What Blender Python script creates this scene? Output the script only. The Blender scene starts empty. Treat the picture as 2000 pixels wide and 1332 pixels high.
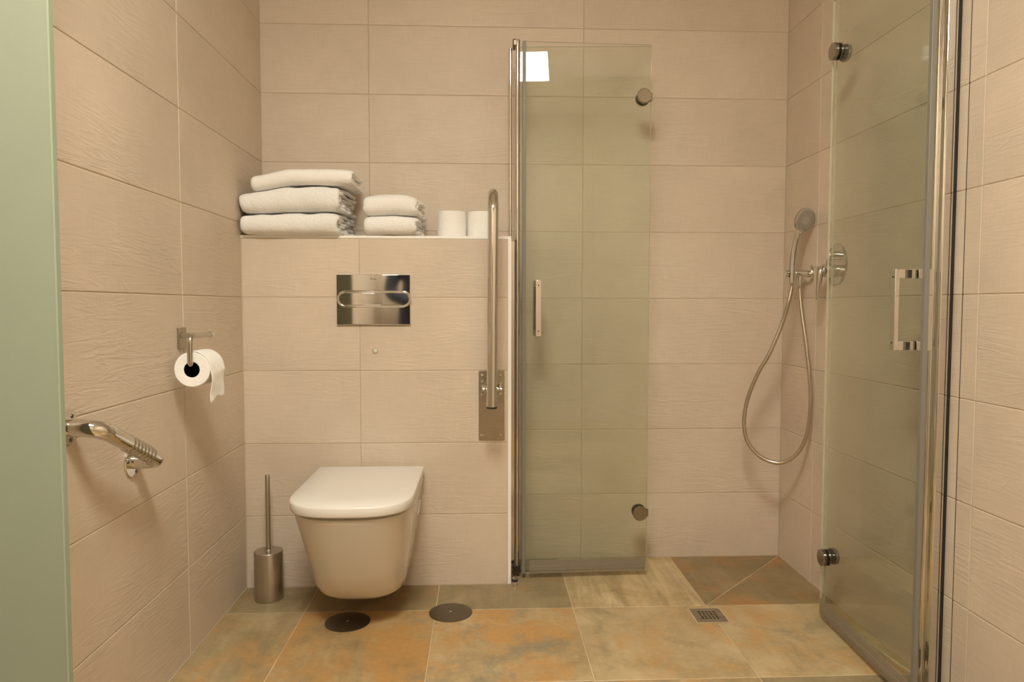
import bpy, math, random
from mathutils import Vector, Matrix, noise
C = bpy.context.scene.collection
PI = math.pi

# ------------------------------------------------------------------ camera
cam_d = bpy.data.cameras.new('camera')
cam = bpy.data.objects.new('camera', cam_d); C.objects.link(cam)
cam_d.sensor_width = 36.0; cam_d.lens = 1380/2000*36; cam_d.clip_start = 0.02
YAW, PIT, ROL = .0425, -.0501, -.001
fw = Vector((math.sin(YAW)*math.cos(PIT), math.cos(YAW)*math.cos(PIT), math.sin(PIT)))
rt = Vector((math.cos(YAW), -math.sin(YAW), 0)); up = rt.cross(fw)
r2 = rt*math.cos(ROL) - up*math.sin(ROL); u2 = rt*math.sin(ROL) + up*math.cos(ROL)
M = Matrix((r2, u2, -fw)).transposed().to_4x4(); M.translation = Vector((0, 0, .9729))
cam.matrix_world = M
bpy.context.scene.camera = cam

# ------------------------------------------------------------------ world, light, exposure
W = bpy.data.worlds.new('world'); bpy.context.scene.world = W; W.use_nodes = True
W.node_tree.nodes['Background'].inputs[0].default_value = (.9, .85, .75, 1)
W.node_tree.nodes['Background'].inputs[1].default_value = .03
vs = bpy.context.scene.view_settings
vs.view_transform = 'Standard'; vs.look = 'None'; vs.gamma = 1; vs.exposure = 0.0; vs.use_curve_mapping = False
LIGHT_COL = (1.0, .95, .82); LIGHT_W = 65.0
XL, XR, YB, YC, YF, HC = -.81, 1.155, 2.666, 2.425, -.90, 2.55

# ------------------------------------------------------------------ node helpers
class NT:
    def __init__(s, name):
        s.m = bpy.data.materials.new(name); s.m.use_nodes = True
        s.t = s.m.node_tree; s.n = s.t.nodes; s.bsdf = s.n['Principled BSDF']; s.out = s.n['Material Output']
    def add(s, typ, **kw):
        nd = s.n.new(typ)
        for k, v in kw.items():
            if k.startswith('_'): setattr(nd, k[1:], v)
            else: nd.inputs[k.replace('__', ' ')].default_value = v
        return nd
    def link(s, a, b): s.t.links.new(a, b)
    def noise(s, vec, scale, detail=3, rough=.55, dist=0):
        nd = s.add('ShaderNodeTexNoise', Scale=scale, Detail=detail, Roughness=rough, Distortion=dist)
        s.link(vec, nd.inputs['Vector']); return nd.outputs['Fac']
    def mapping(s, vec, scale=(1, 1, 1), loc=(0, 0, 0), rot=(0, 0, 0)):
        nd = s.add('ShaderNodeMapping', Scale=scale, Location=loc, Rotation=rot); s.link(vec, nd.inputs['Vector']); return nd.outputs[0]
    def ramp(s, fac, stops):
        nd = s.add('ShaderNodeValToRGB'); cr = nd.color_ramp
        while len(cr.elements) < len(stops): cr.elements.new(.5)
        for e, (p, c) in zip(cr.elements, stops):
            e.position = p; e.color = (c, c, c, 1) if not isinstance(c, tuple) else c + (1,)
        s.link(fac, nd.inputs[0]); return nd.outputs[0]
    def mix(s, fac, a, b, blend='MIX'):
        nd = s.n.new('ShaderNodeMix'); nd.data_type = 'RGBA'; nd.blend_type = blend
        for sock, val in ((nd.inputs[0], fac), (nd.inputs[6], a), (nd.inputs[7], b)):
            if isinstance(val, bpy.types.NodeSocket): s.link(val, sock)
            elif isinstance(val, tuple): sock.default_value = val + (1,) if len(val) == 3 else val
            else: sock.default_value = val
        return nd.outputs[2]
    def math(s, op, a, b=0.0):
        nd = s.n.new('ShaderNodeMath'); nd.operation = op
        for i, val in enumerate((a, b)):
            if isinstance(val, bpy.types.NodeSocket): s.link(val, nd.inputs[i])
            else: nd.inputs[i].default_value = val
        return nd.outputs[0]
    def bump(s, h, strength=1, dist=.001, prev=None):
        nd = s.add('ShaderNodeBump', Strength=strength, Distance=dist); s.link(h, nd.inputs['Height'])
        if prev: s.link(prev, nd.inputs['Normal'])
        return nd.outputs[0]

def plain(name, col, rough=.5, metal=0, coat=0, bump=None, spec=.5, colvar=0):
    k = NT(name); b = k.bsdf
    b.inputs['Base Color'].default_value = col + (1,); b.inputs['Roughness'].default_value = rough
    b.inputs['Metallic'].default_value = metal; b.inputs['Coat Weight'].default_value = coat
    b.inputs['Specular IOR Level'].default_value = spec
    tc = k.add('ShaderNodeTexCoord').outputs['Object']
    n = k.noise(tc, 14, 3)
    rr = k.math('ADD', k.math('MULTIPLY', n, rough*.25+.01), max(rough*.875-.005, 0)); k.link(rr, b.inputs['Roughness'])
    if colvar:
        c = k.mix(k.ramp(k.noise(tc, 7, 4), [(.35, 0.), (.65, 1.)]), col, tuple(x*(1-colvar) for x in col)); k.link(c, b.inputs['Base Color'])
    if bump:
        k.link(k.bump(k.noise(tc, bump[0], 3), bump[1], bump[2]), b.inputs['Normal'])
    return k.m

def brushed(name, col, rough, axis):
    k = NT(name); b = k.bsdf
    b.inputs['Base Color'].default_value = col + (1,); b.inputs['Metallic'].default_value = 1
    tc = k.add('ShaderNodeTexCoord').outputs['Object']
    sc = {'z': (400, 400, 6), 'x': (6, 400, 400), 'r': (60, 60, 700)}[axis]
    n = k.noise(k.mapping(tc, sc), 1, 2)
    k.link(k.math('ADD', k.math('MULTIPLY', n, .18), rough-.09), b.inputs['Roughness'])
    k.link(k.bump(n, .08, .0004), b.inputs['Normal'])
    return k.m

def tile_mat():
    k = NT('wall_tile'); uv = k.add('ShaderNodeUVMap').outputs[0]
    n1 = k.noise(uv, 2.2, 4, .6)
    n2 = k.noise(k.mapping(uv, (260, 14, 1)), 1, 2); n3 = k.noise(k.mapping(uv, (14, 260, 1)), 1, 2)
    col = k.mix(k.ramp(n1, [(.33, 0.), (.68, 1.)]), (.655, .553, .443), (.57, .478, .378))
    lin = k.math('ADD', k.math('MULTIPLY', n2, .12), k.math('MULTIPLY', n3, .16))
    lin = k.math('ADD', lin, .86)
    hs = k.n.new('ShaderNodeVectorMath'); hs.operation = 'SCALE'; k.link(col, hs.inputs[0]); k.link(lin, hs.inputs['Scale'])
    sp = k.noise(uv, 38, 5, .7)
    c2 = k.mix(k.math('MULTIPLY', k.ramp(sp, [(.62, 0.), (.75, 1.)]), .22), hs.outputs[0], (.66, .58, .47))
    k.link(c2, k.bsdf.inputs['Base Color'])
    k.bsdf.inputs['Roughness'].default_value = .5; k.bsdf.inputs['Specular IOR Level'].default_value = .38
    # cleft ridges running along the tile
    rip = k.noise(k.mapping(uv, (4, 30, 1)), 1, 4, .55, .6)
    rip = k.ramp(rip, [(.30, 0.), (.47, .85), (.52, .35), (.72, 1.)])
    msk = k.ramp(k.noise(k.mapping(uv, (1, 1.6, 1), (7, 3, 0)), 3.1, 2), [(.42, .06), (.66, 1.)])
    nrm = k.bump(k.math('MULTIPLY', rip, msk), .5, .0026)
    nrm = k.bump(lin, .35, .0012, nrm)
    k.link(nrm, k.bsdf.inputs['Normal'])
    return k.m

def stone_mat(name, c1, c2, rust, rust_lo, streak, rot, seed, grey=(.22, .2, .13), grey_lo=.62):
    k = NT(name); uv = k.mapping(k.add('ShaderNodeUVMap').outputs[0], (1, 1, 1), (seed*3.17, seed*1.73, 0))
    n1 = k.noise(uv, 4.5, 5, .62, .6)
    col = k.mix(k.ramp(n1, [(.36, 0.), (.66, 1.)]), c1, c2)
    st = k.noise(k.mapping(uv, (22, 1.6, 1), (0, 0, 0), (0, 0, rot)), 1, 4, .6, .8)
    col = k.mix(k.math('MULTIPLY', k.ramp(st, [(.36, 0.), (.7, 1.)]), streak), col, tuple(x*.62 for x in c2))
    ru = k.noise(k.mapping(uv, (1.5, 1, 1), (9, 2, 0)), 3.4, 5, .65, .9)
    col = k.mix(k.ramp(ru, [(rust_lo, 0.), (min(rust_lo+.17, 1), .9)]), col, rust)
    gr = k.noise(k.mapping(uv, (1, 1, 1), (3, 11, 0)), 5.5, 6, .7, .5)
    col = k.mix(k.math('MULTIPLY', k.ramp(gr, [(grey_lo, 0.), (grey_lo+.13, 1.)]), .75), col, grey)
    fi = k.noise(uv, 60, 4, .7)
    col = k.mix(k.math('MULTIPLY', k.ramp(fi, [(.45, 0.), (.75, 1.)]), .18), col, tuple(min(1, x*1.35) for x in c1))
    k.link(col, k.bsdf.inputs['Base Color'])
    k.link(k.ramp(n1, [(.3, .34), (.7, .5)]), k.bsdf.inputs['Roughness'])
    k.bsdf.inputs['Specular IOR Level'].default_value = .4
    k.link(k.bump(k.math('ADD', n1, k.math('MULTIPLY', fi, .25)), .3, .002), k.bsdf.inputs['Normal'])
    return k.m

def glass_mat(name, tint, edge=False):
    """thin clear pane: tinted straight-through light plus a Fresnel reflection"""
    k = NT(name); k.n.remove(k.bsdf)
    g = k.add('ShaderNodeNewGeometry'); bf = g.outputs['Backfacing']
    ior = k.math('SUBTRACT', 1.5, k.math('MULTIPLY', bf, 1.5-1/1.5))
    fr = k.add('ShaderNodeFresnel'); k.link(ior, fr.inputs['IOR'])
    tr = k.add('ShaderNodeBsdfTransparent'); gl = k.add('ShaderNodeBsdfGlossy', Roughness=.0)
    tc = k.add('ShaderNodeTexCoord').outputs['Object']
    cn = k.mix(k.ramp(k.noise(tc, 3, 3), [(.3, 0.), (.7, 1.)]), tint, tuple(x*.985 for x in tint))
    k.link(cn, tr.inputs['Color'])
    mx = k.add('ShaderNodeMixShader'); k.link(fr.outputs[0], mx.inputs[0]); k.link(tr.outputs[0], mx.inputs[1]); k.link(gl.outputs[0], mx.inputs[2])
    last = mx.outputs[0]
    if edge:
        df = k.add('ShaderNodeBsdfDiffuse', Color=(.80, .77, .62, 1)); m2 = k.add('ShaderNodeMixShader'); m2.inputs[0].default_value = .45
        k.link(last, m2.inputs[1]); k.link(df.outputs[0], m2.inputs[2]); last = m2.outputs[0]
    k.link(last, k.out.inputs['Surface'])
    return k.m

def seal_mat(name, col, alpha):
    k = NT(name); b = k.bsdf; b.inputs['Base Color'].default_value = col + (1,); b.inputs['Roughness'].default_value = .28
    tc = k.add('ShaderNodeTexCoord').outputs['Object']
    k.link(k.math('ADD', k.math('MULTIPLY', k.noise(tc, 30, 2), .1), alpha-.05), b.inputs['Alpha'])
    return k.m

def emit(name, col, w):
    k = NT(name); k.n.remove(k.bsdf); e = k.add('ShaderNodeEmission', Color=col + (1,), Strength=w)
    k.link(e.outputs[0], k.out.inputs['Surface']); return k.m

def terry_mat(name, col, fine, amt):
    k = NT(name); b = k.bsdf; b.inputs['Roughness'].default_value = .95; b.inputs['Specular IOR Level'].default_value = .1
    b.inputs['Sheen Weight'].default_value = .25; b.inputs['Sheen Roughness'].default_value = .6
    tc = k.add('ShaderNodeTexCoord').outputs['Object']
    n = k.noise(tc, fine, 3, .65)
    k.link(k.mix(k.ramp(n, [(.35, 0.), (.65, 1.)]), tuple(x*.93 for x in col), col), b.inputs['Base Color'])
    nr = k.bump(n, amt, .003); nr = k.bump(k.noise(tc, fine*.28, 3), amt*.7, .006, nr)
    k.link(nr, b.inputs['Normal']); return k.m

TILE = tile_mat()
GROUT = plain('grout', (.56, .46, .33), .85, bump=(300, .3, .0006), colvar=.12)
DGAP = plain('dark_gap', (.05, .04, .03), .8)
RENDER = plain('masonry', (.55, .5, .43), .85)
CHROME = plain('chrome', (.71, .695, .665), .05, 1)
CHROME_D = plain('polished_steel', (.53, .51, .47), .12, 1)
STEEL = brushed('brushed_steel', (.52, .48, .42), .33, 'z')
STEEL_P = brushed('brushed_plate', (.42, .38, .32), .3, 'x')
STEEL_D = brushed('dark_steel', (.20, .17, .13), .38, 'x')
HOSE = plain('hose_metal', (.58, .53, .45), .22, 1)
BLACK = plain('black_rubber', (.02, .018, .015), .5)
CERAM = plain('ceramic', (.68, .63, .54), .14, 0, .3)
LIDM = plain('lid_plastic', (.77, .745, .70), .3)
WHITE = plain('white_trim', (.88, .86, .82), .35)
PAPER = terry_mat('paper', (.90, .88, .84), 220, .12)
CARD = plain('cardboard', (.42, .32, .2), .85)
TERRY = terry_mat('terry', (.93, .915, .88), 420, .6)
FLATW = terry_mat('flat_weave', (.93, .915, .88), 700, .25)
GLASS = glass_mat('clear_glass', (.982, .995, .975))
GEDGE = glass_mat('glass_edge', (.8, .88, .75), True)
FROST = plain('frosted_glass', (.265, .305, .235), .09, spec=.5, colvar=.03)
FEDGE = plain('frosted_edge', (.30, .36, .27), .3)
SEAL = seal_mat('grey_seal', (.33, .28, .21), .62)
HINGE_M = plain('hinge_steel', (.36, .33, .28), .14, 1)
SEALD = plain('magnet_seal', (.20, .19, .165), .4)
CEILM = plain('ceiling_paint', (.88, .86, .82), .9, bump=(120, .1, .0005))
REDM = plain('red_plastic', (.45, .08, .05), .5)
NOZZ = plain('spray_face', (.50, .47, .40), .35, .35, bump=(240, .8, .002))

# ------------------------------------------------------------------ mesh helpers
WL = {}
def wloc(o): return WL[o.name] if o else Vector((0, 0, 0))
class MB:
    def __init__(s): s.v = []; s.f = []; s.mi = []; s.uv = []
    def add(s, vs_, fs, mi=0, uvs=None):
        b = len(s.v); s.v += [Vector(p) for p in vs_]
        for i, f in enumerate(fs):
            s.f.append([b+j for j in f]); s.mi.append(mi); s.uv.append(uvs[i] if uvs else None)
        return s
    def box(s, x0, x1, y0, y1, z0, z1, mi=0):
        return s.add([(x, y, z) for z in (z0, z1) for y in (y0, y1) for x in (x0, x1)],
                     [(0, 2, 3, 1), (4, 5, 7, 6), (0, 1, 5, 4), (2, 6, 7, 3), (0, 4, 6, 2), (1, 3, 7, 5)], mi)
    def obox(s, c, ax, ay, az, mi=0, side_mi=None):
        c, ax, ay, az = map(Vector, (c, ax, ay, az))
        vs_ = [c+ax*i+ay*j+az*k for k in (-1, 1) for j in (-1, 1) for i in (-1, 1)]
        fs = [(0, 2, 3, 1), (4, 5, 7, 6), (0, 1, 5, 4), (2, 6, 7, 3), (0, 4, 6, 2), (1, 3, 7, 5)]
        for i, f in enumerate(fs):
            s.add(vs_ if i == 0 else [], [f] if i == 0 else [], mi)
            if i: s.f.append([len(s.v)-8+j for j in f]); s.uv.append(None); s.mi.append(mi)
            if side_mi is not None and i in (0, 1, 4, 5): s.mi[-1] = side_mi
        return s
    def lathe(s, prof, o=(0, 0, 0), axis=(0, 0, 1), n=40, mi=0, sx=1, xdir=None):
        o = Vector(o); a = Vector(axis).normalized()
        u = Vector(xdir).normalized() if xdir else (a.cross(Vector((0, 0, 1))) if abs(a.z) < .9 else a.cross(Vector((0, 1, 0)))).normalized()
        w = a.cross(u); vs_ = []; fs = []
        for r, h in prof:
            for i in range(n):
                t = 2*PI*i/n; vs_.append(o+a*h+u*(r*sx*math.cos(t))+w*(r*math.sin(t)))
        for j in range(len(prof)-1):
            for i in range(n): fs.append((j*n+i, j*n+(i+1) % n, (j+1)*n+(i+1) % n, (j+1)*n+i))
        if prof[0][0] > 0: fs.append(tuple(reversed(range(n))))
        if prof[-1][0] > 0: fs.append(tuple((len(prof)-1)*n+i for i in range(n)))
        return s.add(vs_, fs, mi)
    def disc(s, p0, p1, r, b=.0015, n=40, mi=0):
        p0, p1 = Vector(p0), Vector(p1); L = (p1-p0).length
        b = min(b, L*.4)
        return s.lathe([(r-b, 0), (r, b), (r, L-b), (r-b, L)], p0, p1-p0, n, mi)
    def tube(s, path, r, n=20, mi=0, caps=True):
        P = [Vector(p) for p in path]; R = r if isinstance(r, list) else [r]*len(P)
        T = [(P[min(i+1, len(P)-1)]-P[max(i-1, 0)]).normalized() for i in range(len(P))]
        u = T[0].orthogonal().normalized(); vs_ = []; fs = []
        for i, p in enumerate(P):
            u = (u-T[i]*u.dot(T[i])).normalized(); w = T[i].cross(u)
            for k in range(n):
                t = 2*PI*k/n; vs_.append(p+u*(R[i]*math.cos(t))+w*(R[i]*math.sin(t)))
        for i in range(len(P)-1):
            for k in range(n): fs.append((i*n+k, i*n+(k+1) % n, (i+1)*n+(k+1) % n, (i+1)*n+k))
        if caps: fs.append(tuple(reversed(range(n)))); fs.append(tuple((len(P)-1)*n+k for k in range(n)))
        return s.add(vs_, fs, mi)
    def loft(s, rings, mi=0, cap0=True, cap1=True):
        n = len(rings[0]); vs_ = [p for r in rings for p in r]; fs = []
        for j in range(len(rings)-1):
            for i in range(n): fs.append((j*n+i, j*n+(i+1) % n, (j+1)*n+(i+1) % n, (j+1)*n+i))
        if cap0: fs.append(tuple(reversed(range(n))))
        if cap1: fs.append(tuple((len(rings)-1)*n+i for i in range(n)))
        return s.add(vs_, fs, mi)
    def build(s, name, mats, parent=None, bevel=0, smooth=True, ang=35, seg=2, kind=None, origin=None):
        if not isinstance(mats, (list, tuple)): mats = [mats]
        if parent is not None: off = wloc(parent); own = Vector((0, 0, 0))
        elif origin is not None: off = Vector(origin); own = off
        else:
            xs = [p.x for p in s.v]; ys = [p.y for p in s.v]; zs = [p.z for p in s.v]
            own = off = Vector(((min(xs)+max(xs))/2, (min(ys)+max(ys))/2, min(zs)))
        me = bpy.data.meshes.new(name); me.from_pydata([tuple(p-off) for p in s.v], [], s.f)
        for m in mats: me.materials.append(m)
        for p, mi in zip(me.polygons, s.mi): p.material_index = mi
        if any(s.uv):
            ul = me.uv_layers.new(name='UVMap')
            for p, uv in zip(me.polygons, s.uv):
                if uv:
                    for li, c in zip(p.loop_indices, uv): ul.data[li].uv = c
        me.update()
        if smooth:
            me.polygons.foreach_set('use_smooth', [True]*len(me.polygons)); me.set_sharp_from_angle(angle=math.radians(ang))
        o = bpy.data.objects.new(name, me); C.objects.link(o); o.location = own
        if parent is not None: o.parent = parent; o.location = (0, 0, 0)
        WL[o.name] = off.copy()
        if bevel:
            md = o.modifiers.new('bevel', 'BEVEL'); md.width = bevel; md.segments = seg; md.limit_method = 'ANGLE'; md.angle_limit = math.radians(40)
        if kind: o['kind'] = kind
        return o

def tag(o, label, cat, group=None):
    o['label'] = label; o['category'] = cat
    if group: o['group'] = group
    return o
def thing(name, loc, label, cat, group=None):
    o = bpy.data.objects.new(name, None); C.objects.link(o); o.location = loc; o.empty_display_size = .05
    WL[o.name] = Vector(loc); return tag(o, label, cat, group)
def catmull(pts, k=8):
    P = [Vector(p) for p in pts]; P = [P[0]*2-P[1]]+P+[P[-1]*2-P[-2]]; out = []
    for i in range(1, len(P)-2):
        a, b, c, d = P[i-1:i+3]
        for j in range(k):
            t = j/k; out.append(.5*((2*b)+(c-a)*t+(2*a-5*b+4*c-d)*t*t+(3*b-a-3*c+d)*t**3))
    out.append(P[-2]); return out

# ------------------------------------------------------------------ tiled walls
rnd = random.Random(5)
def splits(a, b, joints):
    js = [a]+[j for j in sorted(joints) if a+.004 < j < b-.004]+[b]
    return list(zip(js[:-1], js[1:]))
def tiled(mb, O, U, N, us, vs_, gap=.0024, ch=.0016, narrow=()):
    """tiles as chamfered slabs standing 1.4 mm proud of the grout; U along, Z up, N into the room"""
    O, U, N = Vector(O), Vector(U), Vector(N); Z = Vector((0, 0, 1)); flip = U.cross(Z).dot(N) < 0
    for (u0, u1) in us:
        for (v0, v1) in vs_:
            g0 = .0003 if any(abs(u0-q) < .001 for q in narrow) else gap/2
            g1 = .0003 if any(abs(u1-q) < .001 for q in narrow) else gap/2
            a0, a1, b0, b1 = u0+g0, u1-g1, v0+gap/2, v1-gap/2
            if a1-a0 < .004: continue
            du, dv = rnd.uniform(0, 40), rnd.uniform(0, 40)
            outer = [(a0, b0), (a1, b0), (a1, b1), (a0, b1)]; c = ch
            inner = [(a0+c, b0+c), (a1-c, b0+c), (a1-c, b1-c), (a0+c, b1-c)]
            V = [O+U*p+Z*q-N*.0014 for p, q in outer]+[O+U*p+Z*q-N*.0004 for p, q in [(a0+c*.3, b0+c*.3), (a1-c*.3, b0+c*.3), (a1-c*.3, b1-c*.3), (a0+c*.3, b1-c*.3)]]+[O+U*p+Z*q for p, q in inner]
            S = outer+outer+inner
            F = [(8, 9, 10, 11)]+[(i, (i+1) % 4, 4+(i+1) % 4, 4+i) for i in range(4)]+[(4+i, 4+(i+1) % 4, 8+(i+1) % 4, 8+i) for i in range(4)]
            if flip: F = [tuple(reversed(f)) for f in F]
            mb.add(V, F, 0, [[(S[j][0]+du, S[j][1]+dv) for j in f] for f in F])
rows = [.25*i for i in range(1, 11)]
E_ = .0014
def wall(name, O, U, N, L0, L1, z0, z1, joints, thick=.1, narrow=()):
    mb = MB(); tiled(mb, O, U, N, splits(L0, L1, joints), splits(z0, z1, rows), narrow=narrow)
    O, U, N = Vector(O), Vector(U), Vector(N)
    c = O+U*((L0+L1)/2)+Vector((0, 0, (z0+z1)/2))-N*(E_+thick/2)
    mb.obox(c, U*((L1-L0)/2), N*(thick/2), Vector((0, 0, (z1-z0)/2)), 1)
    return mb.build(name, [TILE, GROUT], kind='structure', smooth=False)

wall('wall_back', (0, YB, 0), (1, 0, 0), (0, -1, 0), XL, XR, 0, HC, [-1.2, -.416, .379])
wall('wall_left', (XL, 0, 0), (0, 1, 0), (1, 0, 0), YF, YB, 0, HC, [1.953-.8*i for i in range(4)])
wall('wall_right', (XR, 0, 0), (0, 1, 0), (-1, 0, 0), YF, YB, 0, HC, [1.6+.8*i for i in range(-4, 2)]+[1.655], narrow=(1.655,))
wall('wall_front', (0, YF, 0), (1, 0, 0), (0, 1, 0), XL, XR, 0, HC, [-.416, .379])
MB().box(XL, XR, YF, YB, HC, HC+.1).build('ceiling', CEILM, kind='structure', smooth=False)

# low boxed-in wall that hides the cistern
XC, ZC = .100, 1.209
mb = MB()
tiled(mb, (0, YC, 0), (1, 0, 0), (0, -1, 0), splits(XL, XC-.011, [-.416]), splits(0, ZC-.009, rows))
tiled(mb, (XC, 0, 0), (0, 1, 0), (1, 0, 0), [(YC+.010, YB)], splits(0, ZC-.009, rows))
mb.box(XL, XC-E_, YC+E_, YB, 0, ZC-.003, 1)
mb.build('wall_low', [TILE, GROUT], kind='structure', smooth=False)
mb = MB(); mb.box(XL, XC, YC-.0005, YC+.010, ZC-.009, ZC); mb.box(XL, XC, YC+.010, YB, ZC-.003, ZC)
mb.build('trim_1', WHITE, kind='structure', smooth=False)
MB().box(XC-.011, XC+.0005, YC-.0005, YC+.010, 0, ZC-.009).build('trim_2', WHITE, kind='structure', smooth=False)

b_ = .0022
MB().box(XR-.0006, XR+.001, 1.6541, 1.6556, 0, HC).build('trim_3', DGAP, kind='structure', smooth=False)
for nm, bx in (('trim_4', (XL, XL+b_, YB-b_, YB, ZC, HC)), ('trim_5', (XR-b_, XR, YB-b_, YB, 0, HC)), ('trim_6', (XL, XL+b_, YC-b_, YC, 0, ZC-.01)),
               ('trim_7', (XL, XL+b_, 1.16, YC, -.001, b_)), ('trim_8', (XL, XC, YC-b_, YC, -.001, b_*.7)), ('trim_9', (XC+.02, XR, YB-b_, YB, -.001, b_*.7)), ('trim_10', (XR-b_, XR, YF, YB, -.001, b_))):
    MB().box(*bx).build(nm, GROUT, kind='structure', smooth=False)

# ------------------------------------------------------------------ floor
FM = [stone_mat('stone_orange', (.49, .36, .185), (.29, .195, .09), (.46, .255, .085), .40, .35, .5, 1, (.24, .20, .13), .54),
      stone_mat('stone_olive', (.36, .285, .165), (.25, .195, .10), (.36, .2, .08), .56, .4, .5, 2),
      stone_mat('stone_streaked', (.66, .53, .31), (.46, .34, .175), (.46, .26, .09), .54, .9, .22, 3),
      stone_mat('stone_brown', (.32, .235, .125), (.22, .16, .075), (.38, .20, .07), .50, .3, .3, 4),
      stone_mat('stone_light', (.56, .44, .255), (.40, .30, .155), (.50, .29, .11), .50, .25, 1.2, 5, (.28, .235, .14), .54),
      stone_mat('stone_patchy', (.56, .43, .24), (.34, .245, .12), (.50, .275, .09), .42, .25, .4, 6, (.24, .22, .16), .50),
      stone_mat('stone_tan', (.46, .36, .205), (.31, .235, .12), (.48, .27, .09), .50, .4, -.5, 8)]
fx = [XL, -.565, -.149, .292, .726, XR]; fy = [YF, -.42, .02, .46, .90, 1.34, 1.778, 2.222, YB]
fidx = {(0, 6): 6, (1, 6): 0, (2, 6): 5, (3, 6): 4, (4, 6): 4, (0, 7): 1, (1, 7): 3, (2, 7): 1, (3, 7): 2, (4, 7): 3}
mb = MB(); mb.box(XL, XR, YF, YB, -.1, -.0012, 7)
def ftile(poly, mi, g=.0015):
    cx = sum(p[0] for p in poly)/len(poly); cy = sum(p[1] for p in poly)/len(poly); n = len(poly)
    def inset(d):
        out = []
        for i in range(n):
            a, b, c = Vector(poly[i-1]), Vector(poly[i]), Vector(poly[(i+1) % n])
            e1 = (b-a).normalized(); e2 = (c-b).normalized(); n1 = Vector((-e1.y, e1.x)); n2 = Vector((-e2.y, e2.x))
            m = (n1+n2).normalized(); out.append(b+m*(d/max(.35, m.dot(n1))))
        return out
    A, B = inset(g), inset(g+.0012); du, dv = rnd.uniform(0, 9), rnd.uniform(0, 9)
    V = [(p.x, p.y, -.0012) for p in A]+[(p.x, p.y, 0) for p in B]
    F = [tuple(range(n, 2*n))]+[(i, (i+1) % n, n+(i+1) % n, n+i) for i in range(n)]
    mb.add(V, F, mi, [[(V[j][0]+du, V[j][1]+dv) for j in f] for f in F])
for i in range(5):
    for j in range(8):
        x0, x1, y0, y1 = fx[i], fx[i+1], fy[j], fy[j+1]
        mi = fidx.get((i, j), (i*2+j) % 6)
        if (i, j) == (4, 7):
            ftile([(x0, y0), (x1, y1), (x0, y1)], 3); ftile([(x0, y0), (x1, y0), (x1, y1)], 3)
        else: ftile([(x0, y0), (x1, y0), (x1, y1), (x0, y1)], mi)
FGROUT = plain('floor_grout', (.68, .52, .33), .85, colvar=.3)
mb.build('floor', FM+[FGROUT], kind='structure', smooth=False)

# ------------------------------------------------------------------ ceiling light
cl = thing('ceiling_light', (-.11, .31, HC), 'square white recessed ceiling light panel, its reflection bright in the shower glass', 'ceiling light')
a = .29
mb = MB()
for q in ((-1, 0), (1, 0), (0, -1), (0, 1)):
    hx, hy = (.008, a+.016) if q[0] else (a+.016, .008)
    cx, cy = -.11+q[0]*(a+.008), .31+q[1]*(a+.008)
    mb.box(cx-hx, cx+hx, cy-hy, cy+hy, HC-.014, HC)
mb.build('frame', WHITE, cl)
MB().box(-.11-a, -.11+a, .31-a, .31+a, HC-.010, HC-.001).build('diffuser', emit('light_panel', LIGHT_COL, LIGHT_W), cl, smooth=False)

# ------------------------------------------------------------------ frosted partition at the left edge
fp = thing('glass_partition', (-.735, 1.149, 0), 'tall pale green frosted glass panel standing at the left wall, close to the camera', 'glass panel')
MB().box(XL, -.6705, 1.144, 1.154, .006, HC-.01, 0).build('pane', FROST, fp, smooth=False)
MB().box(-.6705, -.6675, 1.1435, 1.1545, .004, HC-.008).build('edge_strip', FEDGE, fp, smooth=False)
MB().box(XL, -.664, 1.139, 1.159, 0, .012).build('floor_rail', CHROME_D, fp, bevel=.001)

# ------------------------------------------------------------------ toilet
TX = -.374
def dring(hw, yf, yb, z, L=.17, n=2.7, k=14):
    pts = [(TX-hw, yb, z), (TX-hw, (yb*2+yf+L)/3, z), (TX-hw, (yb+2*(yf+L))/3, z)]
    for i in range(2*k+1):
        t = PI*i/(2*k); c, s_ = -math.cos(t), math.sin(t)
        pts.append((TX+hw*math.copysign(abs(c)**(2/n), c), yf+L-L*abs(s_)**(2/n), z))
    pts += [(TX+hw, (yb+2*(yf+L))/3, z), (TX+hw, (yb*2+yf+L)/3, z), (TX+hw, yb, z)]
    return pts
tl = thing('wall_hung_toilet', (TX, YC, .1), 'white wall-hung toilet with closed D-shaped lid', 'toilet')
secs = [(.03, 2.26, .084), (.07, 2.18, .0845), (.102, 2.12, .088), (.121, 2.088, .096), (.132, 2.065, .111), (.140, 2.038, .145), (.149, 2.006, .205), (.158, 1.972, .27), (.1655, 1.943, .33), (.170, 1.924, .368), (.1710, 1.919, .379), (.1695, 1.920, .385), (.160, 1.930, .388)]
MB().loft([dring(h, y, YC, z, .19 if z > .17 else .15, 2.8) for h, y, z in secs]).build('bowl', CERAM, tl, ang=60)
MB().loft([dring(.158, 1.932, 2.39, .386), dring(.158, 1.932, 2.39, .396)]).build('seat', LIDM, tl)
lid = [(.168, 1.912, .395), (.1745, 1.905, .3965), (.176, 1.903, .400), (.1765, 1.902, .412), (.1765, 1.902, .4215), (.1755, 1.903, .4245), (.1735, 1.905, .4262), (.10, 1.99, .4270)]
MB().loft([dring(h, y, 2.395 if h > .11 else 2.33, z, .165 if h > .11 else .1, 2.8) for h, y, z in lid]).build('lid', LIDM, tl, ang=50)
mb = MB(); mb.box(TX-.16, TX+.16, 2.385, YC, .384, .409); mb.build('hinge_block', CERAM, tl, bevel=.004)
mb = MB(); mb.tube([(TX+.1695, 2.30, .335), (TX+.1625, 2.30, .29)], .004, 10); mb.build('fixing_cap', LIDM, tl)

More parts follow.
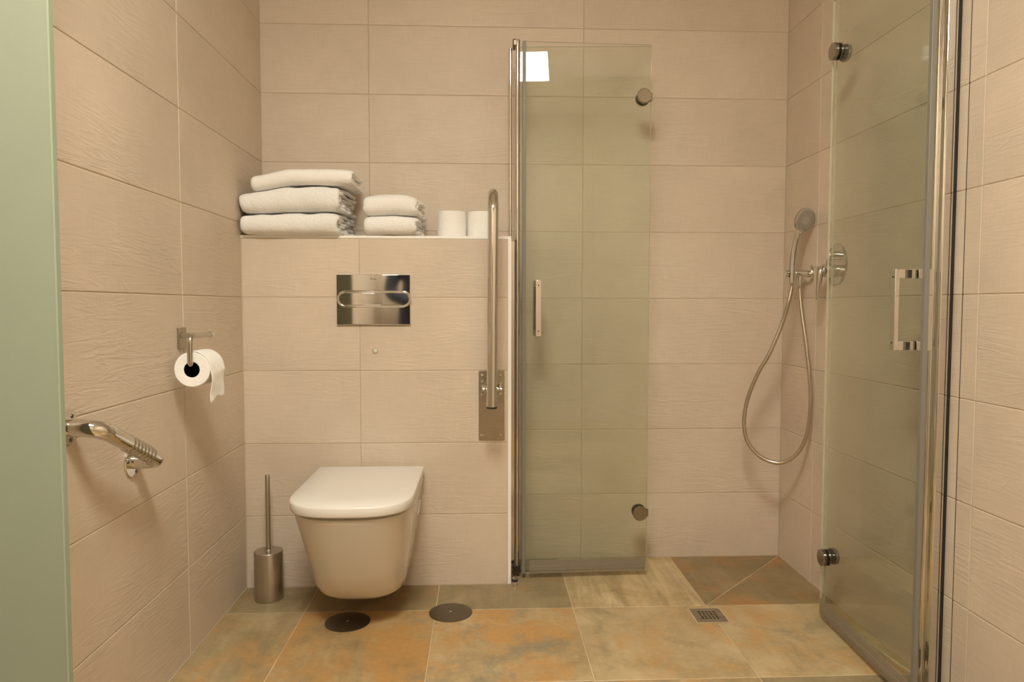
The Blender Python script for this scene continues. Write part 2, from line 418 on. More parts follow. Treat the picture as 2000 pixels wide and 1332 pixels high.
# toilet brush
tb = thing('toilet_brush', (-.706, 2.338, 0), 'brushed steel toilet brush in a round holder on the floor, left of the toilet', 'toilet brush')
cx, cy = -.708, 2.338
mb = MB(); mb.lathe([(.0445, 0), (.0465, .002), (.0465, .158), (.0455, .160), (.044, .160), (.044, .15)], (cx, cy, 0), n=56); mb.build('holder', STEEL, tb)
mb = MB(); mb.lathe([(.0438, .150), (.0438, .1585), (.042, .1605), (.012, .1625), (.0085, .166)], (cx, cy, 0), n=56); mb.build('lid', STEEL, tb)
mb = MB(); mb.lathe([(.0078, .160), (.0078, .412), (.0068, .4145), (.002, .4155)], (cx, cy, 0), n=28); mb.build('handle', STEEL, tb)

# floor access caps
for (x, y, lab) in ((-.414, 2.147, 'round dark steel floor cover lying in the shadow under the toilet'), (-.100, 2.201, 'round grey steel floor cover lying right of the toilet, by the low wall')):
    t = thing('floor_cover', (x, y, 0), lab, 'floor cover', 'round covers in the floor')
    MB().lathe([(.0685, 0), (.0685, .0018), (.067, .0024), (.02, .003), (.004, .003)], (x, y, 0), n=64).build('disc', STEEL_D, t)
    MB().lathe([(.0045, .0026), (.0045, .004), (.003, .0046)], (x, y, 0), n=20).build('screw', CHROME, t)

# floor drain
fd = thing('floor_drain', (.709, 2.145, 0), 'square brushed steel floor drain with small square holes in the shower floor', 'drain')
x0, y0, s_ = .661, 2.097, .097
mb = MB(); n = 5; hole = .0072; pitch = .0118; st = (s_-(pitch*(n-1)+hole))/2
cuts = [0]+sum([[st+i*pitch, st+i*pitch+hole] for i in range(n)], [])+[s_]
for i in range(len(cuts)-1):
    for j in range(len(cuts)-1):
        if i % 2 == 1 and j % 2 == 1: continue
        mb.box(x0+cuts[i], x0+cuts[i+1], y0+cuts[j], y0+cuts[j+1], .0008, .003)
mb.build('grate', STEEL_P, fd, smooth=False)
MB().box(x0+.01, x0+s_-.01, y0+.01, y0+s_-.01, .0002, .0008).build('cup', BLACK, fd, smooth=False)
mb = MB()
for q in range(4):
    b = (.004)
    if q == 0: mb.box(x0-b, x0, y0-b, y0+s_+b, 0, .0022)
    if q == 1: mb.box(x0+s_, x0+s_+b, y0-b, y0+s_+b, 0, .0022)
    if q == 2: mb.box(x0, x0+s_, y0-b, y0, 0, .0022)
    if q == 3: mb.box(x0, x0+s_, y0+s_, y0+s_+b, 0, .0022)
mb.build('rim', FGROUT, fd, smooth=False)

# small pivot stud at the foot of the low wall
sd = thing('floor_stud', (.1125, 2.405, 0), 'tiny chrome floor stud with black ring at the foot of the low wall corner', 'door stop')
MB().lathe([(.0095, 0), (.0095, .016), (.009, .017)], (.1125, 2.405, 0), n=28).build('stud', CHROME, sd)
MB().lathe([(.009, .017), (.0105, .0175), (.0105, .024), (.009, .025)], (.1125, 2.405, 0), n=28).build('ring', BLACK, sd)
MB().lathe([(.007, .025), (.007, .029), (.005, .031)], (.1125, 2.405, 0), n=28).build('cap', CHROME, sd)

# ------------------------------------------------------------------ flush plate
px0, px1, pz0, pz1 = -.491, -.243, .908, 1.077
fl = thing('flush_plate', ((px0+px1)/2, YC, pz0), 'mirror chrome toilet flush plate with an oval double button', 'flush plate')
MB().box(px0, px1, YC-.011, YC, pz0, pz1).build('plate', CHROME, fl, bevel=.0015)
zc, xa, xb, rr = .9945, -.474+.013, -.255-.013, .0235
def stadium(y, r, k=14):
    p = [(xb+r*math.sin(PI*i/k), y, zc+r*math.cos(PI*i/k)) for i in range(k+1)]
    return p+[(xa-r*math.sin(PI*i/k), y, zc-r*math.cos(PI*i/k)) for i in range(k+1)]
ring = [Vector(p) for p in stadium(YC-.013, rr+.001)]
mb = MB(); mb.tube(ring+[ring[0], ring[1]], .0042, 14, caps=False); mb.build('button_ring', CHROME, fl)
xs = -.340
def halfbtn(left):
    r = rr-.003; k = 14
    if left: p = [(xs-.0006, zc+r)]+[(xa-r*math.sin(PI*i/k), zc+r*math.cos(PI*i/k)) for i in range(k+1)]+[(xs-.0006, zc-r)]
    else: p = [(xs+.0006, zc-r)]+[(xb+r*math.sin(PI*i/k), zc-r*math.cos(PI*i/k)) for i in range(k+1)]+[(xs+.0006, zc+r)]
    m = MB(); m.loft([[(x, YC-.011, z) for x, z in p], [(x, YC-.0145, z) for x, z in p]]); return m
halfbtn(True).build('button', CHROME, fl, bevel=.0008); halfbtn(False).build('button', CHROME, fl, bevel=.0008)
tc_ = bpy.data.curves.new('logo', 'FONT'); tc_.body = 'Roca'; tc_.size = .0095; tc_.extrude = .0001; tc_.align_x = 'CENTER'
to = bpy.data.objects.new('logo', tc_); C.objects.link(to); to.rotation_euler = (PI/2, 0, 0)
bpy.context.view_layer.update()
me = bpy.data.meshes.new_from_object(to.evaluated_get(bpy.context.evaluated_depsgraph_get())); bpy.data.objects.remove(to)
lo = bpy.data.objects.new('logo', me); C.objects.link(lo); me.materials.clear(); me.materials.append(STEEL_D)
lo.parent = fl; lo.rotation_euler = (PI/2, 0, 0); lo.location = (0, -.0113, 1.060-pz0)
lo['label'] = 'tiny dark maker name on the plate'

bm_ = thing('wall_bumper', (-.364, YC, .81), 'tiny clear round bumper stuck on the tiles under the flush plate', 'bumper')
MB().lathe([(.0075, 0), (.0075, .002), (.006, .0045), (.003, .006)], (-.364, YC, .817), (0, -1, 0), 28).build('dome', plain('clear_plastic', (.7, .66, .56), .1, coat=.5), bm_)
MB().lathe([(.0088, 0), (.0088, .0012)], (-.364, YC, .817), (0, -1, 0), 28).build('rim', STEEL, bm_)

# ------------------------------------------------------------------ fold-up grab rail right of the toilet
gr = thing('folding_grab_rail', (.033, YC, .51), 'chrome U-shaped fold-up grab rail standing upright, hinged to a steel plate on the low wall', 'grab rail')
gx0, gx1, gz0, gz1 = -.0115, .077, .509, .749
MB().box(gx0, gx1, YC-.0045, YC, gz0, gz1).build('mounting_plate', STEEL_P, gr, bevel=.0006)
for (x, z) in ((gx0+.013, gz1-.015), (gx0+.013, gz1-.037), (gx0+.013, gz1-.053), (gx0+.012, gz1-.082), (gx1-.013, gz1-.015), (gx1-.013, gz1-.053), (gx1-.013, gz1-.080), (gx0+.010, gz0+.018), (gx1-.012, gz0+.018)):
    MB().lathe([(.0056, .0045), (.0054, .0065), (.003, .0085)], (x, YC, z), (0, -1, 0), 20).build('screw', CHROME, gr)
rx, ry0, ry1, rr = .0345, 2.225, 2.365, .0165
path = [(rx-.004, ry0, .652), (rx-.002, ry0, .9), (rx, ry0, 1.15), (rx+.001, ry0, 1.262)]
R = (ry1-ry0)/2
path += [(rx+.001, ry0+R-R*math.cos(PI*i/16), 1.262+R*math.sin(PI*i/16)) for i in range(1, 16)]
path += [(rx+.001, ry1, 1.262), (rx, ry1, 1.0), (rx, ry1, .70), (rx, ry1, .665)]
mb = MB(); mb.tube(path, rr, 32); mb.build('rail', CHROME, gr)
MB().lathe([(rr+.0006, 0), (rr+.0006, .005), (rr-.002, .006)], (rx-.004, ry0, .653), (0, 0, -1), 32).build('end_cap', BLACK, gr)
for sx in (-1, 1):
    MB().obox((rx+sx*.0235, YC-.0395, .690), (.0025, 0, 0), (0, .035, 0), (0, 0, .016)).build('hinge_bracket', CHROME_D, gr, bevel=.0015)
MB().disc((rx-.034, ry1+.012, .690), (rx+.034, ry1+.012, .690), .008).build('hinge_pin', CHROME, gr)
MB().disc((rx-.018, ry1+.012, .690), (rx+.018, ry1+.012, .690), .019).build('hinge_barrel', CHROME_D, gr)

# ------------------------------------------------------------------ grab bar on the left wall
gb = thing('grab_bar', (XL, 1.52, .60), 'short chrome grab bar with ribbed grip, slanting down the left wall', 'grab bar')
A, B = Vector((XL, 1.398, .734)), Vector((XL, 1.655, .612)); off = Vector((.066, 0, 0)); d = (B-A).normalized()
path = [A, A+Vector((.028, 0, 0)), A+Vector((.05, 0, 0))+d*.006, A+off*.96+d*.022, A+off+d*.05]
path += [A+off+d*t for t in (.08, .12, .16, .20)]
path += [B+off-d*.05, B+off*.96-d*.022, B+Vector((.05, 0, 0))-d*.006, B+Vector((.028, 0, 0)), B]
path = catmull(path, 6)
MB().tube(path, .0172, 30).build('bar', CHROME, gb)
mb = MB()
for i in range(7):
    c = A+off+d*(.118+.0165*i)
    mb.lathe([(.0172, -.005), (.0184, -.003), (.0184, .003), (.0172, .005)], c, d, 30)
mb.build('grip_ribs', CHROME_D, gb)
for q in (A, B):
    fo = MB(); fo.lathe([(.037, 0), (.037, .003), (.0355, .0045), (.017, .0055)], q, (1, 0, 0), 44); fo = fo.build('flange', CHROME, gb)
    for ang in (.9, 3.0, 5.1):
        MB().lathe([(.0042, .0045), (.0042, .0062), (.002, .0068)], q+Vector((0, .027*math.cos(ang), .027*math.sin(ang))), (1, 0, 0), 16).build('screw', STEEL_D, fo)

# ------------------------------------------------------------------ paper holder and roll on the left wall
ph = thing('paper_holder', (XL, 1.93, .89), 'small chrome toilet paper holder screwed to the left wall', 'toilet paper holder')
MB().box(XL, XL+.007, 1.912, 1.957, .857, .913).build('wall_plate', STEEL_P, ph, bevel=.0012)
mb = MB(); mb.box(XL+.006, XL+.062, 1.915, 1.930, .886, .899); mb.build('bracket', CHROME_D, ph, bevel=.002)
ax_, az_ = XL+.067, .8205
path = catmull([(ax_, 1.965, .893), (ax_, 1.90, .893), (ax_, 1.845, .893), (ax_, 1.832, .885), (ax_, 1.829, .868), (ax_, 1.829, az_+.02), (ax_, 1.830, az_+.004), (ax_, 1.845, az_), (ax_, 1.90, az_), (ax_, 1.925, az_)], 6)
MB().tube(path, .0068, 20).build('arm', CHROME_D, ph)
MB().disc((ax_, 1.960, .893), (ax_, 1.985, .893), .0085).build('end_cap', CHROME, ph)

pr_ = thing('toilet_roll', (ax_, 1.885, .76), 'white toilet roll hanging on the holder at the left wall, one sheet hanging down', 'toilet paper')
rc = Vector((ax_, 1.838, az_-.0125)); Ro, Ri, Lr = .0455, .0200, .098
mb = MB(); mb.lathe([(Ri, 0), (Ri, Lr), (Ri+.003, Lr+.0005), (Ro-.002, Lr), (Ro, Lr-.002), (Ro, .002), (Ro-.002, 0), (Ri+.003, -.0005), (Ri, 0)], rc, (0, 1, 0), 56)
mb.build('roll', PAPER, pr_)
mb = MB(); mb.lathe([(Ri-.0015, .001), (Ri-.0015, Lr-.001), (Ri-.0002, Lr-.001), (Ri-.0002, .001), (Ri-.0015, .001)], rc, (0, 1, 0), 40); mb.build('core', CARD, pr_)
vs_ = []; fs = []; nu, nv = 14, 26
for j in range(nv+1):
    for i in range(nu+1):
        u = i/nu; v = j/nv; y = rc.y+Lr*u
        L = v*(.176-.010*u+.004*math.sin(u*9))
        arc = PI/2*(Ro+.001)
        a_ = PI*.62-L/(Ro+.001)
        if a_ > 0: p = (rc.x+(Ro+.0012)*math.cos(a_), y, rc.z+(Ro+.0012)*math.sin(a_))
        else:
            dz = -a_*(Ro+.001)
            p = (rc.x+Ro+.0012+.003*math.sin(dz*60+u*2)+.004*noise.noise(Vector((u*2, dz*30, 1)))*min(1, dz*25), y+.001*math.sin(dz*40), rc.z-dz)
        vs_.append(p)
for j in range(nv):
    for i in range(nu): k_ = j*(nu+1)+i; fs.append((k_, k_+1, k_+nu+2, k_+nu+1))
mb = MB().add(vs_, fs); so = mb.build('loose_sheet', PAPER, pr_)
md = so.modifiers.new('s', 'SOLIDIFY'); md.thickness = .0008

# ------------------------------------------------------------------ towels and spare rolls on the low wall
def towel(label, group, x0, x1, yf, yb, zb, hh, seed, mat, ks=(0, 1, 2), t=.0125, ruffle=.012, name='folded_towel', back_in=0, lump=.0045):
    """nested folded layers: each a thick sheet bent round the front fold; zb(u), hh(u) give underside and height along x"""
    T = thing(name, ((x0+x1)/2, (yf+yb)/2, zb(.5)), label, 'towel', group)
    first = True
    for k in ks:
        vs_ = []; fs = []; NS, NX = 46, 64
        for j in range(NS+1):
            s = j/NS
            for i in range(NX+1):
                u = i/NX
                h = hh(u); r = max(.002, h/2-t/2-k*t); zc_ = zb(u)+h/2
                D = yb-yf; fr = min(r*1.5, D*.4)
                # path: back-bottom -> front fold -> back-top
                if s < .36: y = yb-(s/.36)*(yb-yf-fr-k*t); z = -r; ny, nz = 0, -1
                elif s < .64:
                    a_ = (s-.36)/.28*PI; c, sn = math.cos(a_), math.sin(a_)
                    y = yf+fr+k*t-fr*abs(sn)**(2/2.5); z = -r*math.copysign(abs(c)**(2/2.5), c); ny, nz = -sn, -c
                else: y = yf+fr+k*t+((s-.64)/.36)*(yb-yf-fr-k*t); z = r; ny, nz = 0, 1
                e1 = x1+ruffle*noise.noise(Vector((s*9+k*5, seed, 1)))+.008*noise.noise(Vector((s*25, seed+k, 4)))-k*.003+(y-yf)*back_in
                e0 = x0+.004*noise.noise(Vector((s*8+k, seed, 7)))+k*.003
                x = e0+(e1-e0)*u
                # rounded ends of the outer layers
                ed = min(u, 1-u)*(x1-x0); rd = .017
                sh = 0 if ed > rd else (1-math.sqrt(max(0, 1-(1-ed/rd)**2)))*.008*(1 if k == 0 else .5)
                nn = noise.noise(Vector((x*16, y*16+seed, z*20+k*3)))*lump+noise.noise(Vector((x*60, y*60+seed*2, z*60+k)))*.0012
                if u > .88: nn += noise.noise(Vector((s*30, u*9, seed+k*2)))*.006*(u-.88)/.12
                nn = min(nn, .002) if (nz < -.5 or (nz > .5)) else nn
                q = nn-sh
                vs_.append((x, y+ny*q, zc_+z+nz*q))
        for j in range(NS):
            for i in range(NX): a_ = j*(NX+1)+i; fs.append((a_, a_+1, a_+NX+2, a_+NX+1))
        zmin = min(v[2] for v in vs_)
        o = MB().add(vs_, fs).build('outer_fold' if first else 'inner_fold', mat, T, ang=180)
        md = o.modifiers.new('s', 'SOLIDIFY'); md.thickness = t*.93; md.offset = 0
        md = o.modifiers.new('b', 'SUBSURF'); md.levels = 1; md.render_levels = 1
        first = False
    return T
def sm(a, b, x): x = max(0, min(1, (x-a)/(b-a))); return x*x*(3-2*x)
GL, GS = 'large folded towels in the left stack', 'small folded towels in the right stack'
towel('thick white terry towel at the bottom of the larger stack, by the left wall', GL, -.797, -.482, 2.386, 2.63, lambda u: 1.2085, lambda u: .067+.009*u, 1.3, TERRY, back_in=.07)
towel('plump white terry towel in the middle of the larger stack', GL, -.800, -.478, 2.390, 2.63, lambda u: 1.2775+.008*u, lambda u: .070+.018*sm(.02, .52, u)-.002*sm(.8, 1, u), 4.7, TERRY, (0, 1, 2), .0145, back_in=.07)
towel('thin smooth white towel lying on top of the larger stack', GL, -.764, -.432, 2.395, 2.60, lambda u: 1.3505+.024*sm(0, .45, u), lambda u: .055-.002*u, 8.1, FLATW, (0, 1, 2), .0095, .003, lump=.003)
towel('small white terry towel at the bottom of the smaller stack', GS, -.394, -.224, 2.405, 2.60, lambda u: 1.2095, lambda u: .064+.004*math.sin(u*PI), 11.9, TERRY, (0, 1, 2), .0125, .012, back_in=.08)
towel('small white terry towel on top of the smaller stack, slightly domed', GS, -.396, -.220, 2.410, 2.60, lambda u: 1.2755, lambda u: .060+.017*math.sin(u*PI)**.7, 15.2, TERRY, (0, 1, 2), .0125, .012, back_in=.07)

def spare_roll(x, y, label):
    T = thing('spare_toilet_roll', (x, y, ZC), label, 'toilet paper', 'spare toilet rolls on the low wall')
    z = ZC+.0003; Rr = .0505; H_ = .092
    MB().lathe([(.02, 0), (Rr-.002, 0), (Rr, .002), (Rr+.0006, H_*.5), (Rr, H_-.002), (Rr-.002, H_), (.02, H_), (.02, 0)], (x, y, z), n=56).build('roll', PAPER, T)
    MB().lathe([(.0185, .001), (.0185, H_-.001), (.0198, H_-.001), (.0198, .001), (.0185, .001)], (x, y, z), n=36).build('core', CARD, T)
spare_roll(-.1055, 2.52, 'white toilet roll standing upright next to the small towels')
spare_roll(-.0005, 2.525, 'white toilet roll standing upright, half behind the folded-up grab rail')

# ------------------------------------------------------------------ folding shower doors
def vec(p, z=0): return Vector((p[0], p[1], z))
def shower_door(loc, label, A0, A1, B0, B1, z0, z1, zh, side, handle_off, hz):
    """pane A hangs on the wall profile, pane B is folded onto it; side=+1/-1 gives the handle side of B"""
    T = thing('folding_shower_door', loc, label, 'shower door', 'folded glass shower doors')
    out = {}
    for key, P, Q, nm in (('A', A0, A1, 'wall_pane'), ('B', B0, B1, 'folding_pane')):
        P, Q = vec(P), vec(Q); d = (Q-P).normalized(); n = Vector((-d.y, d.x, 0)); L = (Q-P).length
        MB().obox((P+Q)/2+Vector((0, 0, (z0+z1)/2)), d*L/2, n*.003, Vector((0, 0, (z1-z0)/2)), 0, 1).build(nm, [GLASS, GEDGE], T, smooth=False)
        out[key] = (P, Q, d, n, L)
    P, Q, d, n, L = out['B']; n = n*side
    m = MB()
    c = (P+d*.016+Q-d*.006)/2; hl = (Q-P).length/2-.011
    m.obox(c+Vector((0, 0, z0+.017)), d*hl, n*.0065, Vector((0, 0, .009)))
    m.obox(c+Vector((0, 0, z0+.003)), d*hl, n*.0045, Vector((0, 0, .005)))
    m.obox(c+n*.0042+Vector((0, 0, z0+.036)), d*hl, n*.0009, Vector((0, 0, .011)))
    m.build('bottom_seal', SEAL, T, bevel=.0008)
    m = MB(); m.obox(P-d*.004+Vector((0, 0, (z0+z1)/2)), d*.006, n*.0055, Vector((0, 0, (z1-z0)/2))); m.build('edge_seal', SEALD, T, bevel=.001)
    # handles both sides
    hc = P+d*handle_off
    for sg, o in ((1, .046), (-1, .034)):
        hh_ = MB(); nn = n*sg
        hh_.obox(hc+nn*o+Vector((0, 0, (hz[0]+hz[1])/2)), d*.010, nn*.0055, Vector((0, 0, (hz[1]-hz[0])/2)))
        for z in (hz[0]+.011, hz[1]-.011):
            hh_.obox(hc+nn*(o/2)+Vector((0, 0, z)), d*.010, nn*(o/2-.0035), Vector((0, 0, .011)))
        ho = hh_.build('handle', CHROME, T, bevel=.0012)
        for z in (hz[0]+.018, hz[1]-.018):
            MB().disc(hc+nn*(o+.005)+Vector((0, 0, z)), hc+nn*(o+.0068)+Vector((0, 0, z)), .0022, .0004, 14).build('screw', BLACK, ho)
    # fold hinges
    PA, QA, dA, nA, LA = out['A']; nA = nA*side
    for z in zh:
        h = Q-d*.027+Vector((0, 0, z)); hA = QA-dA*.027+Vector((0, 0, z))
        ho = MB(); ho.disc(h+n*.0045, h+n*.016, .0255, .002, 44); ho.disc(h-n*.0042, h-n*.0075, .0245, .0006, 44)
        ho.disc(hA-nA*.0045, hA-nA*.015, .0255, .002, 44)
        ho.obox((Q+QA)/2+(n*0)+Vector((0, 0, z))-d*.002, d*.006, n*.009, Vector((0, 0, .013)))
        ho = ho.build('hinge', HINGE_M, T)
        w = MB(); w.disc(h+n*.003, h+n*.0047, .0245, .0003, 44); w.disc(h-n*.003, h-n*.0044, .0245, .0003, 44); w.disc(hA-nA*.003, hA-nA*.0046, .0245, .0003, 44)
        w.build('washer', BLACK, ho)
    return T

ZT = 1.877
Td = shower_door((.12, 2.50, 0), 'folded clear glass shower door right of the low wall, in front of the back wall', (.130, 2.520), (.592, 2.493), (.1500, 2.465), (.590, 2.480), .023, ZT, (1.700, .231), -1, .042, (.867, 1.060))
MB().box(.1012, .117, 2.495, 2.545, .02, 1.2).build('wall_profile', CHROME_D, Td, bevel=.002)
MB().tube([(.1005, 2.512, 1.2105), (.1005, 2.512, 1.868)], .0058, 20).build('upper_profile', CHROME, Td)
MB().tube([(.1245, 2.487, .02), (.1245, 2.487, 1.885)], .0085, 24).build('post', CHROME, Td)
MB().box(.110, .137, 2.478, 2.528, .02, .045).build('foot_block', BLACK, Td, bevel=.002)
MB().box(.108, .132, 2.480, 2.530, 1.868, 1.890).build('top_block', STEEL_D, Td, bevel=.003)
MB().disc((.114, 2.50, 1.889), (.114, 2.50, 1.897), .006).build('top_stop', REDM, Td)
Te = shower_door((1.12, 1.70, 0), 'folded clear glass shower door along the right wall, its lower edge running toward the camera', (1.118, 1.702), (1.066, 2.118), (1.030, 1.607), (1.049, 2.108), .022, ZT, (1.722, .205), 1, .042, (.867, 1.060))
mb = MB(); mb.box(1.116, 1.145, 1.682, 1.716, 0.004, ZT+.01); mb.build('wall_profile', CHROME, Te, bevel=.006, seg=4)
MB().box(1.145, XR-.0004, 1.688, 1.712, .004, ZT+.01).build('wall_seal', BLACK, Te, smooth=False)
MB().tube([(1.1145, 1.708, .02), (1.1145, 1.708, ZT)], .0065, 20).build('post', CHROME, Te)

# ------------------------------------------------------------------ shower set on the right wall
hs = thing('hand_shower', (XR, 2.45, 1.05), 'chrome hand shower in its wall holder with a long looping metal hose', 'hand shower')
hd = Vector((1.108, 2.405, 1.268)); fn = Vector((.26, -.88, -.34)).normalized()
mb = MB(); mb.lathe([(.004, -.024), (.018, -.0225), (.033, -.016), (.0415, -.006), (.0435, .001), (.0425, .005), (.039, .0065)], hd, fn, 52)
mb.build('head', CHROME, hs)
mb = MB(); mb.lathe([(.0385, .006), (.038, .0078), (.03, .0088), (.002, .0092)], hd, fn, 52)
fo = mb.build('spray_face', NOZZ, hs)
mb = MB(); ux = fn.orthogonal().normalized(); wx = fn.cross(ux)
for rr_, nn_ in ((.034, 28), (.0285, 24), (.023, 18), (.0175, 14)):
    for i in range(nn_):
        c = hd+fn*.0076+ux*rr_*math.cos(2*PI*i/nn_)+wx*rr_*math.sin(2*PI*i/nn_)
        mb.lathe([(.0014, 0), (.0011, .0028)], c, fn, 6)
mb.build('spray_nozzles', plain('nozzle_rubber', (.10, .09, .075), .5), fo)
path = catmull([hd-fn*.012+Vector((-.006, .006, -.02)), (1.098, 2.418, 1.235), (1.093, 2.430, 1.20), (1.0885, 2.438, 1.155), (1.087, 2.441, 1.11), (1.0868, 2.441, 1.072)], 6)
n_ = len(path); MB().tube(path, [.0135+.0015*math.sin(PI*i/(n_-1)) - .0045*max(0, (i/(n_-1)-.75))*4*.9 for i in range(n_)], 26).build('handle', CHROME, hs)
mb = MB(); mb.lathe([(.010, -.036), (.0125, -.033), (.0145, .028), (.0125, .03)], (1.0868, 2.441, 1.086), (0, 0, 1), 30)
mb.disc((1.072, 2.441, 1.085), (1.0600, 2.441, 1.085), .0125, .002)
mb.disc((1.095, 2.4415, 1.085), (1.150, 2.4415, 1.085), .0125)
mb.lathe([(.031, 0), (.031, .004), (.027, .012), (.013, .014)], (XR, 2.4415, 1.085), (-1, 0, 0), 44)
mb.build('wall_holder', CHROME, hs)
mb = MB(); mb.lathe([(.0095, 0), (.0095, .018), (.0085, .019), (.0085, .030), (.007, .031)], (1.116, 2.4415, 1.078), (0, 0, -1), 26); mb.build('hose_outlet', CHROME, hs)
HP = [(1.0868, 2.441, 1.055), (1.0845, 2.441, 1.03), (1.075, 2.44, .986), (1.059, 2.45, .914), (1.019, 2.46, .805), (.984, 2.475, .731), (.954, 2.49, .637), (.943, 2.49, .553), (.953, 2.48, .486), (.993, 2.46, .435), (1.049, 2.43, .419), (1.097, 2.40, .456), (1.124, 2.385, .525), (1.134, 2.38, .633), (1.132, 2.39, .738), (1.1255, 2.41, .853), (1.119, 2.43, .95), (1.116, 2.4415, 1.02), (1.116, 2.4415, 1.05)]
path = catmull(HP, 26); MB().tube(path, [.0068+(.0006 if i % 2 else 0) for i in range(len(path))], 18).build('hose', HOSE, hs, ang=60)

mv = thing('shower_mixer', (XR, 2.25, 1.04), 'round chrome shower mixer plate with a hanging lever on the right wall', 'shower mixer')
vc = Vector((XR, 2.262, 1.107))
MB().lathe([(.067, 0), (.067, .003), (.064, .006), (.03, .008)], vc, (-1, 0, 0), 64).build('wall_plate', CHROME_D, mv)
mb = MB(); k_ = vc+Vector((0, 0, -.020)); mb.lathe([(.021, .006), (.021, .050), (.0195, .053)], k_, (-1, 0, 0), 40); mb.build('body', CHROME, mv)
mb = MB(); mb.lathe([(.0135, .006), (.0135, .030), (.012, .032)], vc+Vector((0, 0, .030)), (-1, 0, 0), 32); mb.build('diverter_knob', CHROME, mv)
rings = []
for (t, hw, th) in ((.014, .013, .008), (.008, .021, .012), (-.01, .0225, .0125), (-.035, .019, .011), (-.065, .015, .0085), (-.088, .011, .0065), (-.094, .007, .004)):
    c = k_+Vector((-.061-.004*(-t/.09), 0, t)); rings.append([(c.x+th*math.cos(2*PI*i/24), c.y+hw*math.sin(2*PI*i/24), c.z) for i in range(24)])
MB().loft(rings).build('lever', CHROME, mv, ang=60)

# ------------------------------------------------------------------ photographer and tripod behind the view (seen only as reflections in the chrome)
SKIN = plain('skin', (.52, .33, .23), .5); NAVY = plain('navy_cloth', (.016, .020, .034), .9, bump=(60, .4, .003)); DENIM = plain('denim', (.022, .034, .07), .9, bump=(90, .4, .002))
HAIR = plain('hair', (.03, .02, .015), .6); EYE = plain('eye_white', (.75, .72, .68), .2); LEATH = plain('shoe_leather', (.03, .022, .018), .5)
PX, PY = -.43, -.44
def chain_tubes(mb, chain, n=20, mi=0):
    """smooth tapering limb through joints [(pos, radius)]"""
    P = catmull([c[0] for c in chain], 6); k = len(chain)-1; Rr = []
    for i in range(len(P)):
        t = i/6; a = min(int(t), k-1); f = t-a; f = f*f*(3-2*f); Rr.append(chain[a][1]*(1-f)+chain[min(a+1, k)][1]*f)
    mb.tube(P, Rr, n, mi)
def ell(mb, c, r, n=24, m=14, mi=0):
    mb.lathe([(max(1e-4, math.sin(PI*i/m)), -math.cos(PI*i/m)) for i in range(m+1)], (0, 0, 0), (0, 0, 1), n, mi)
    k = (m+1)*n
    for i in range(len(mb.v)-k, len(mb.v)): p = mb.v[i]; mb.v[i] = Vector((c[0]+p.x*r[0], c[1]+p.y*r[1], c[2]+p.z*r[2]))
def remesh(o, size):
    md = o.modifiers.new('fuse', 'REMESH'); md.mode = 'VOXEL'; md.voxel_size = size; md.use_smooth_shade = True
    md = o.modifiers.new('soft', 'SMOOTH'); md.factor = .5; md.iterations = 3
per = thing('person', (PX, PY, 0), 'person in dark navy jacket and jeans standing behind the camera, mirrored in the flush plate', 'person')
def q(x, y, z): return Vector((PX+x, PY+y, z))
mb = MB()
chain_tubes(mb, [(q(0, -.02, .93), .13), (q(0, 0, 1.08), .115), (q(0, .02, 1.26), .13), (q(0, .03, 1.39), .085), (q(0, .04, 1.45), .052), (q(0, .05, 1.54), .05)])
ell(mb, q(0, .085, 1.585), (.075, .095, .115)); ell(mb, q(0, .175, 1.57), (.012, .018, .02), 12, 8); ell(mb, q(0, .15, 1.515), (.03, .03, .025), 14, 8)
for sx in (-1, 1): ell(mb, q(sx*.077, .075, 1.58), (.010, .02, .03), 12, 8)
hands = {-1: q(.02, .24, .985), 1: q(.352, .285, .955)}
arms = {-1: [(q(-.16, .02, 1.36), .05), (q(-.21, .0, 1.22), .042), (q(-.24, .01, 1.07), .036), (q(-.12, .12, 1.01), .032), (q(-.03, .20, .99), .025)],
        1: [(q(.16, .02, 1.36), .05), (q(.22, .03, 1.22), .042), (q(.26, .05, 1.09), .036), (q(.30, .14, 1.01), .032), (q(.335, .225, .965), .025)]}
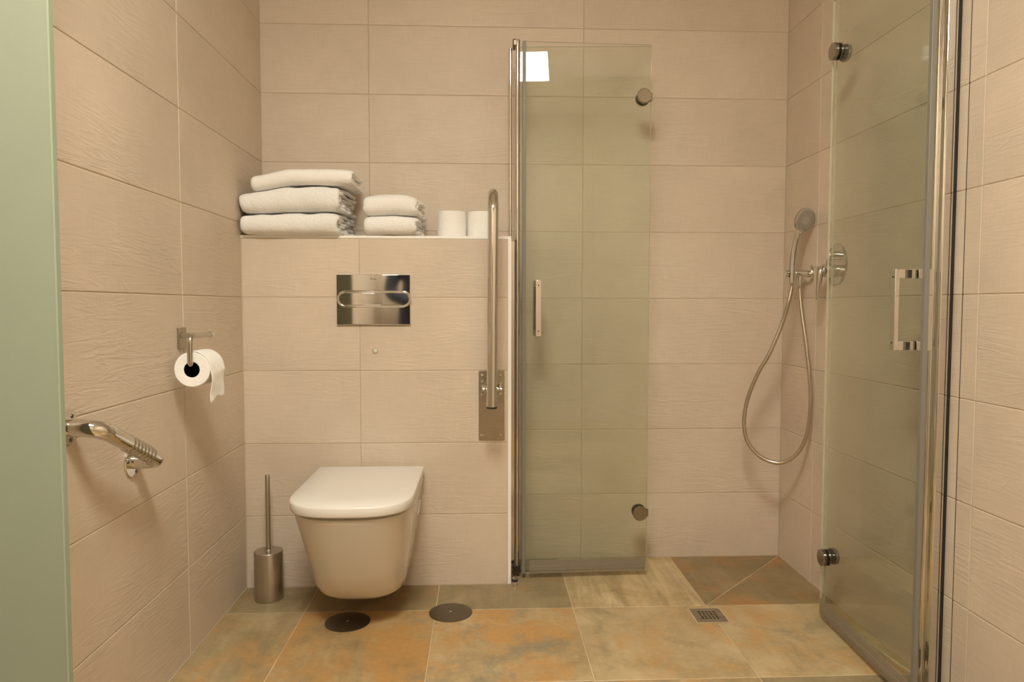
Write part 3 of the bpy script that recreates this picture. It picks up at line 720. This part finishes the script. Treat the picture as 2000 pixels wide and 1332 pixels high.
for sx in (-1, 1):
    chain_tubes(mb, arms[sx]); h = hands[sx]; d = (h-arms[sx][-1][0]).normalized(); sd = d.cross(Vector((0, 0, 1))).normalized()
    chain_tubes(mb, [(arms[sx][-1][0], .026), (h, .030), (h+d*.035, .027)], 14)
    for i, L in enumerate((.062, .072, .068, .052)):
        b = h+d*.045+sd*(i-1.5)*.017; chain_tubes(mb, [(b-d*.03, .009), (b, .009), (b+d*L*.5-Vector((0, 0, .008)), .008), (b+d*L*.8-Vector((0, 0, .03)), .007)], 8)
    b = h-sd*.026*sx; chain_tubes(mb, [(b, .011), (b-sd*.02*sx+d*.02, .010), (b-sd*.022*sx+d*.05, .008)], 8)
    chain_tubes(mb, [(q(sx*.085, -.02, .92), .09), (q(sx*.10, .0, .70), .07), (q(sx*.105, .01, .49), .055), (q(sx*.11, -.02, .30), .052), (q(sx*.11, -.03, .09), .036), (q(sx*.11, -.03, .05), .036)])
    chain_tubes(mb, [(q(sx*.11, -.07, .045), .034), (q(sx*.115, .02, .045), .036), (q(sx*.12, .12, .03), .026)], 14)
remesh(mb.build('body', SKIN, per), .007)
mb = MB()
chain_tubes(mb, [(q(0, -.02, .90), .165), (q(0, -.01, 1.0), .16), (q(0, .01, 1.15), .155), (q(0, .02, 1.28), .165), (q(0, .025, 1.38), .12), (q(0, .035, 1.46), .07)], 26)
for sx in (-1, 1): chain_tubes(mb, [(p, r+.012) for p, r in [(q(sx*.10, .02, 1.36), .06)]+arms[sx][:4]]+[(arms[sx][4][0].lerp(arms[sx][3][0], .3), .040)])
remesh(mb.build('jacket', NAVY, per), .012)
mb = MB()
for sx in (-1, 1): chain_tubes(mb, [(q(sx*.07, -.02, .95), .115), (q(sx*.085, -.02, .86), .108), (q(sx*.10, .0, .70), .086), (q(sx*.105, .01, .49), .07), (q(sx*.11, -.02, .30), .066), (q(sx*.11, -.03, .10), .062)])
remesh(mb.build('jeans', DENIM, per), .012)
for sx in (-1, 1):
    mb = MB(); chain_tubes(mb, [(q(sx*.11, -.085, .047), .042), (q(sx*.113, -.03, .055), .046), (q(sx*.116, .05, .045), .042), (q(sx*.12, .14, .032), .031)], 16); mb.build('shoe', LEATH, per, ang=80)
    mb = MB(); ell(mb, q(sx*.032, .166, 1.590), (.012, .012, .009), 14, 8); mb.build('eye', EYE, per, ang=80)
mb = MB(); ell(mb, q(0, .068, 1.618), (.083, .100, .100)); mb.build('hair', HAIR, per, ang=80)
mb = MB(); ell(mb, q(0, .1725, 1.535), (.022, .008, .006), 14, 8); mb.build('mouth', plain('lips', (.38, .16, .13), .5), per, ang=80)

pc = thing('photo_camera', (0, -.10, .906), 'black photo camera held up in the right hand of the standing person', 'camera')
MB().box(-.068, .068, -.14, -.07, .9065, 1.005).build('body', BLACK, pc, bevel=.008)
MB().lathe([(.034, -.07), (.038, -.065), (.038, -.032), (.034, -.026), (.028, -.03)], (0, 0, .955), (0, 1, 0), 32).build('lens', BLACK, pc)
